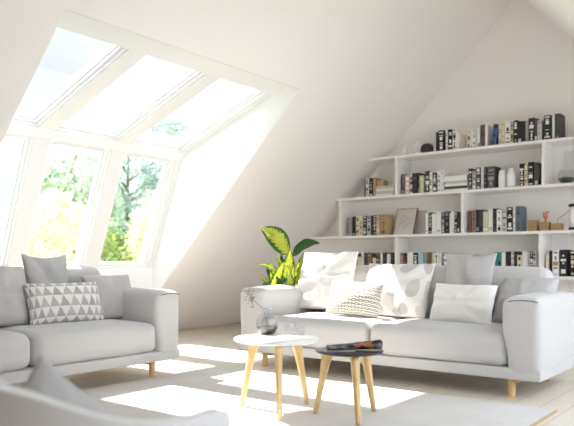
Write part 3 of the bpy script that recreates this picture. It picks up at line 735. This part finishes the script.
# rolled magazine on the small table
def mag_img():
    m = mat('magazine_cover', '8a8789', .35)
    t = m.node_tree; b = t.nodes['Principled BSDF']; u, v = uvs(m)
    n = t.nodes.new('ShaderNodeTexNoise'); n.inputs['Scale'].default_value = 7; nu = t.nodes.new('ShaderNodeUVMap'); t.links.new(nu.outputs[0], n.inputs[0])
    r = t.nodes.new('ShaderNodeValToRGB'); cr = r.color_ramp; cr.elements[0].position = .40; cr.elements[0].color = hexc('2f2724'); cr.elements[1].position = .58; cr.elements[1].color = hexc('c98f6c')
    e = cr.elements.new(.5); e.color = hexc('8c5136'); t.links.new(n.outputs[0], r.inputs[0])
    r2 = t.nodes.new('ShaderNodeValToRGB'); c2 = r2.color_ramp; c2.elements[0].position = .42; c2.elements[0].color = hexc('3a3a3d'); c2.elements[1].position = .6; c2.elements[1].color = hexc('a9a8ac'); t.links.new(n.outputs[0], r2.inputs[0])
    mix_into(m, u.gt(.52) * u.lt(.86), r2.outputs[0], r.outputs[0]); return m
mg = thing('magazine', 'rolled open magazine with an orange picture on the black table', 'magazine', (SCX, SCY, ST + .0005), math.radians(36))
def loose_roll(bm, uvl, L, turns, ryl, ryr, rzl, rzr, x0, z0, shrink, nx=26, na=44):
    g = []                                        # a magazine rolled about its long axis, squashed flat at one end
    for i in range(nx + 1):
        t = i / nx; k = t ** 1.3; ry = ryl + (ryr - ryl) * k; rz = rzl + (rzr - rzl) * k; r_ = []
        for a in range(na + 1):
            q = a / na; an = -PI / 2 - q * turns * 2 * PI; f = 1 - shrink * (1 - q)
            r_.append(bm.verts.new((x0 + t * L + .006 * math.sin(3 * q + 1), ry * f * math.cos(an) + .012 * math.sin(5 * t), z0 + rz + rz * f * math.sin(an))))
        g.append(r_)
    for i in range(nx):
        for a in range(na):
            f = bm.faces.new((g[i][a], g[i + 1][a], g[i + 1][a + 1], g[i][a + 1])); f.smooth = True
            for l, (p, q) in zip(f.loops, ((i, a), (i + 1, a), (i + 1, a + 1), (i, a + 1))): l[uvl].uv = (p / nx, q / na)
    bmesh.ops.solidify(bm, geom=bm.faces[:], thickness=.0012)
bm = bmesh.new(); uvl = bm.loops.layers.uv.new('UVMap'); loose_roll(bm, uvl, .31, 1.7, .078, .034, .011, .031, -.13, .002, .35); build('cover', bm, mag_img(), mg)
bm = bmesh.new()
for k in range(4): box(bm, -.15 + .008 * k, .03, -.07 + .006 * k, .075 - .005 * k, .0003 + .0004 * k, .0006 + .0004 * k)
build('page', bm, mat('printed_page', 'c9c8c9', .6), mg)

# ------------------------------------------------------------------ potted plant
pp = Vector((-4.17, 5.12, 0))
pl = thing('potted_plant', 'variegated yellow-green leafy plant behind the left arm of right sofa', 'plant', pp)
bm = bmesh.new(); lathe(bm, [(0, .0005), (.11, .0005), (.13, .02), (.15, .26), (.155, .28), (.14, .28), (.135, .25), (0, .25)], 36); build('pot', bm, M['porcelain'], pl)
bm = bmesh.new(); lathe(bm, [(0, .251), (.133, .251), (.1, .258), (0, .262)], 24); build('soil', bm, M['soil'], pl)
def leaf(base, tip, W, arch, m, roll=0.0, wav=.006):
    base, tip = Vector(base) - pp, Vector(tip) - pp
    ax = tip - base; L = ax.length; d = ax.normalized(); view = (Vector((0, 0, .9)) - pp - base).normalized()
    side = d.cross(view).normalized(); nrm = side.cross(d).normalized()
    side, nrm = side * math.cos(roll) + nrm * math.sin(roll), nrm * math.cos(roll) - side * math.sin(roll)
    bm = bmesh.new(); uvl = bm.loops.layers.uv.new('UVMap'); NL, NW = 18, 8; g = []
    for i in range(NL + 1):
        t = i / NL; wd = W / 2 * (math.sin(PI * min(1, t * 1.0) ** .75) ** .8) * (1 - .25 * t) + .0008
        r_ = []
        for j in range(NW + 1):
            q = 2 * j / NW - 1
            p = base + ax * t + side * wd * q + Vector((0, 0, arch * math.sin(PI * t) ** 1.0)) - nrm * (-.18 * wd * abs(q) * 2) * .6 + nrm * wav * math.sin(t * 16 + q) * abs(q)
            r_.append(bm.verts.new(p))
        g.append(r_)
    for i in range(NL):
        for j in range(NW):
            f = bm.faces.new((g[i][j], g[i + 1][j], g[i + 1][j + 1], g[i][j + 1])); f.smooth = True
            for l, (a, b) in zip(f.loops, ((i, j), (i + 1, j), (i + 1, j + 1), (i, j + 1))): l[uvl].uv = (b / NW, a / NL)
    bmesh.ops.solidify(bm, geom=bm.faces[:], thickness=.0012)
    build('leaf', bm, m, pl)
def lp(x, y, Y): return at(x, y, Y=Y)
LV = [((289, 254), (261, 228), .21, .05, 'varieg', .0, 5.02), ((292, 256), (320, 243), .12, .05, 'leaf_dark', .5, 5.15), ((287, 280), (291, 250), .15, .0, 'varieg', .3, 4.98),
      ((281, 276), (257, 264.5), .055, .04, 'varieg', .9, 5.0), ((282, 288), (268, 262), .09, .03, 'varieg', .5, 5.05), ((272, 292), (284, 262), .11, .02, 'varieg', -.3, 4.9),
      ((280, 290), (262, 284), .08, .02, 'leaf_dark', .4, 5.0), ((286, 284), (281, 254), .09, .0, 'leaf_dark', .2, 5.2), ((296, 286), (304, 252), .11, .0, 'varieg', -.2, 5.2),
      ((278, 294), (270, 272), .09, .01, 'varieg', .1, 4.95), ((290, 292), (294, 266), .1, .0, 'varieg', .5, 4.9), ((276, 290), (266, 268), .07, .03, 'leaf_dark', -.2, 5.2), ((300, 282), (310, 256), .1, .03, 'varieg', .2, 5.25),
      ((288, 278), (276, 256), .07, .02, 'varieg', .6, 5.1), ((290, 284), (299, 262), .08, .0, 'varieg', -.6, 5.0), ((284, 292), (276, 276), .07, .01, 'leaf_dark', .3, 4.9), ((292, 294), (288, 268), .09, .0, 'varieg', -.1, 4.88),
      ((274, 292), (259, 276), .05, .03, 'varieg', .3, 5.1), ((280, 294), (277, 270), .06, .01, 'leaf_dark', .8, 5.02)]
bm = bmesh.new()
for (b0, t0, W, arch, m, rl, Y) in LV:
    leaf(lp(*b0, Y), lp(*t0, Y - .05), W, arch, M[m], rl)
    bq = lp(*b0, Y) - pp; tube(bm, [Vector((bq.x * .15, bq.y * .15, .255)), Vector((bq.x * .5, bq.y * .5, .25 + (bq.z - .25) * .55)), bq], [.009, .007, .004], 6)
build('stalks', bm, mat('green_stalk', '7f9a45', .6), pl)

# ------------------------------------------------------------------ foreground armchair (right back corner of its shell)
ac = thing('armchair', 'white shell armchair in the near left corner of the picture', 'armchair', (-1.575, 1.02, 0), math.radians(15))
U = [(.34, .34, .43), (.365, .27, .485), (.375, .12, .50), (.37, -.05, .522), (.335, -.22, .57), (.25, -.345, .635), (.13, -.40, .672), (0, -.415, .685)]
U = U + [(-x, y, z) for x, y, z in U[-2::-1]]
def cr(a, b, c, d, t): return .5 * (2 * b + (c - a) * t + (2 * a - 5 * b + 4 * c - d) * t * t + (3 * b - a - 3 * c + d) * t ** 3)
def crv(pts, n):
    out = []
    for i in range(len(pts) - 1):
        p = [pts[max(0, i - 1)], pts[i], pts[i + 1], pts[min(len(pts) - 1, i + 2)]]
        for k in range(n): out.append(tuple(cr(p[0][q], p[1][q], p[2][q], p[3][q], k / n) for q in range(3)))
    out.append(pts[-1]); return out
rim = crv(U, 5); bm = bmesh.new(); g = []
for (x, y, z) in rim:
    yb = max(-.25, min(.33, y)); r_ = []
    for k in range(9):
        t = k / 8; s = 1 - t
        px_ = x * (1 - .28 * t ** 1.5) if k < 6 else x * (.84 - (k - 5) * .28)
        py_ = y * (1 - .12 * t) if k < 6 else y * .92 + (yb - y) * (k - 5) * .2
        pz_ = z + (.26 - z) * (1 - (1 - t) ** 1.6) if k < 6 else .26 - .006 * (k - 5)
        r_.append(bm.verts.new((px_ if k < 8 else 0.0, py_, pz_)))
    g.append(r_)
for i in range(len(g) - 1):
    for k in range(8):
        f = bm.faces.new((g[i][k], g[i + 1][k], g[i + 1][k + 1], g[i][k + 1])); f.smooth = True
bmesh.ops.remove_doubles(bm, verts=bm.verts[:], dist=.001)
M['shell'] = mat('white_shell', 'e6e6e9', .5)
o = build('shell', bm, M['shell'], ac, True)
md = o.modifiers.new('thickness', 'SOLIDIFY'); md.thickness = .045; md.offset = 0
md = o.modifiers.new('round', 'BEVEL'); md.width = .018; md.segments = 3; md.limit_method = 'ANGLE'
md = o.modifiers.new('smooth', 'SUBSURF'); md.levels = 1; md.render_levels = 2
bm = soft_box(.5, .5, .06, .028, puff=(0, 0, .012), n=6); o = build('seat_pad', bm, M['linen_grey'], ac); o.location = (0, .03, .262)
for sx in (-1, 1):
    for sy in (-1, 1):
        bm = bmesh.new(); tube(bm, [(sx * .28, sy * .27, .014), (sx * .2, sy * .2, .245)], [.012, .018], 12); build('leg', bm, M['wood'], ac)
cq = Matrix.Rotation(PI / 2, 4, 'Z') @ Matrix.Rotation(math.radians(-12), 4, 'X') @ Matrix.Rotation(math.radians(43), 4, 'Y')
pillow('cushion', 'grey cushion leaning inside the white armchair', .31, .28, .12, M['linen_mid'], Vector((-1.56, 1.03, .45)) - cq @ Vector((0, 0, .14)), PI / 2, 12, 43, .008, 14.1, .10)

# ------------------------------------------------------------------ garden beyond the glass
def tree(name, label, base, h, trunk_r, crowns, leafm, n, size, barkm, droop=0, seed=1):
    random.seed(seed)
    t = thing(name, label, 'tree' if trunk_r else 'shrub', base, 0, None); B = Vector(base)
    bm = bmesh.new(); rr = max(trunk_r, .03)
    pts = [(0, 0, 0), (.05, .03, h * .35), (-.04, .0, h * .65), (.02, 0, h * .97)]
    tube(bm, pts, [rr, rr * .8, rr * .5, rr * .15], 8)
    for k in range(14):
        z = h * random.uniform(.3, .9); a = random.uniform(0, 2 * PI); L = h * .16
        tube(bm, [(0, 0, z), (math.cos(a) * L * .5, math.sin(a) * L * .5, z + L * .35), (math.cos(a) * L, math.sin(a) * L, z + L * (.45 - droop))], [rr * .3, rr * .2, rr * .06], 5)
    build('trunk', bm, barkm, t)
    bm = bmesh.new(); tot = sum(c[3] for c in crowns)
    for (cx, cy, cz, wt, rx, ry, rz_) in crowns:
        for k in range(int(n * wt / tot)):
            while True:
                q = Vector((random.uniform(-1, 1), random.uniform(-1, 1), random.uniform(-1, 1)))
                if q.length < 1 and noise.noise(Vector((q.x * 2.4 + cx, q.y * 2.4 + cy, q.z * (1.2 if droop else 2.4) + seed))) > -.02: break
            p = Vector((cx + q.x * rx, cy + q.y * ry, cz + q.z * rz_)) - B
            a = Vector((random.gauss(0, 1), random.gauss(0, 1), random.gauss(0, 1) - droop * 3)).normalized() * size * random.uniform(.7, 1.3)
            b = a.cross(Vector((random.gauss(0, 1), random.gauss(0, 1), random.gauss(0, 1)))).normalized() * size * .45
            bm.faces.new([bm.verts.new(p), bm.verts.new(p + a * .5 + b), bm.verts.new(p + a), bm.verts.new(p + a * .5 - b)])
    me = bpy.data.meshes.new('foliage'); bm.to_mesh(me); bm.free(); link('foliage', me, leafm, t)
def far(px, py, D):                               # a point D metres along the view axis
    t = (px - 287) / FPX
    return Vector(((-math.sin(YAW) + t * math.cos(YAW)) * D, (math.cos(YAW) + t * math.sin(YAW)) * D, CAMZ - (py - HY) / FPX * D))
GZ = -2.9
bm = bmesh.new(); box(bm, -60, -7.5, -30, 50, GZ - .1, GZ); struct(build('floor_garden', bm, mat('lawn', '9fb06a', .95, var=.2, vscale=.6)))
c = far(70, 190, 13)
tree('birch_tree', 'slender birch with drooping pale leaves outside the middle window', (c.x, c.y, GZ), 6.3, .09, [(c.x, c.y, 2.2, 1.2, .75, .9, 1.0), (far(95, 200, 13).x, far(95, 200, 13).y, 1.9, 1, .5, .6, 1.2), (far(52, 170, 13).x, far(52, 170, 13).y, 2.4, .5, .4, .5, .6)], M['leaf_birch'], 4200, .085, M['bark'], .6, 2)
c = far(58, 228, 11.5)
tree('round_shrub', 'big pale yellow bush below the birch outside the middle window', (c.x, c.y, GZ), 3.6, .05, [(c.x, c.y, .85, 1, .55, .8, 1.25)], M['leaf_pale'], 9000, .085, M['bark_dk'], 0, 3)
c = far(128, 190, 14)
tree('leafy_tree', 'grey-green tree with airy crown outside the right window', (c.x, c.y, GZ), 6.6, .09, [(c.x, c.y, 2.3, 1.3, .75, .8, .9), (far(172, 130, 14).x, far(172, 130, 14).y, 3.55, .6, .5, .5, .28), (far(120, 235, 14).x, far(120, 235, 14).y, 1.2, 1.2, .6, .6, .7), (far(160, 170, 14).x, far(160, 170, 14).y, 2.6, .5, .5, .5, .5)], M['leaf_grey'], 3600, .085, M['bark_dk'], 0, 4)
c = far(160, 225, 12.2)
tree('yellow_shrub', 'bright yellow-green shrub at the right of the right window', (c.x, c.y, GZ), 4.0, .05, [(c.x, c.y, 1.3, 1, .5, .7, .95), (far(142, 240, 12.2).x, far(142, 240, 12.2).y, .9, .5, .4, .5, .6)], M['leaf_yellow'], 4200, .07, M['bark_dk'], 0, 6)
c = far(110, 245, 12)
tree('low_shrub', 'mid green shrub at the lower left of the right window', (c.x, c.y, GZ), 3.4, .05, [(c.x, c.y, .95, 1, .42, .5, .55)], M['leaf_green'], 1600, .07, M['bark_dk'], 0, 8)
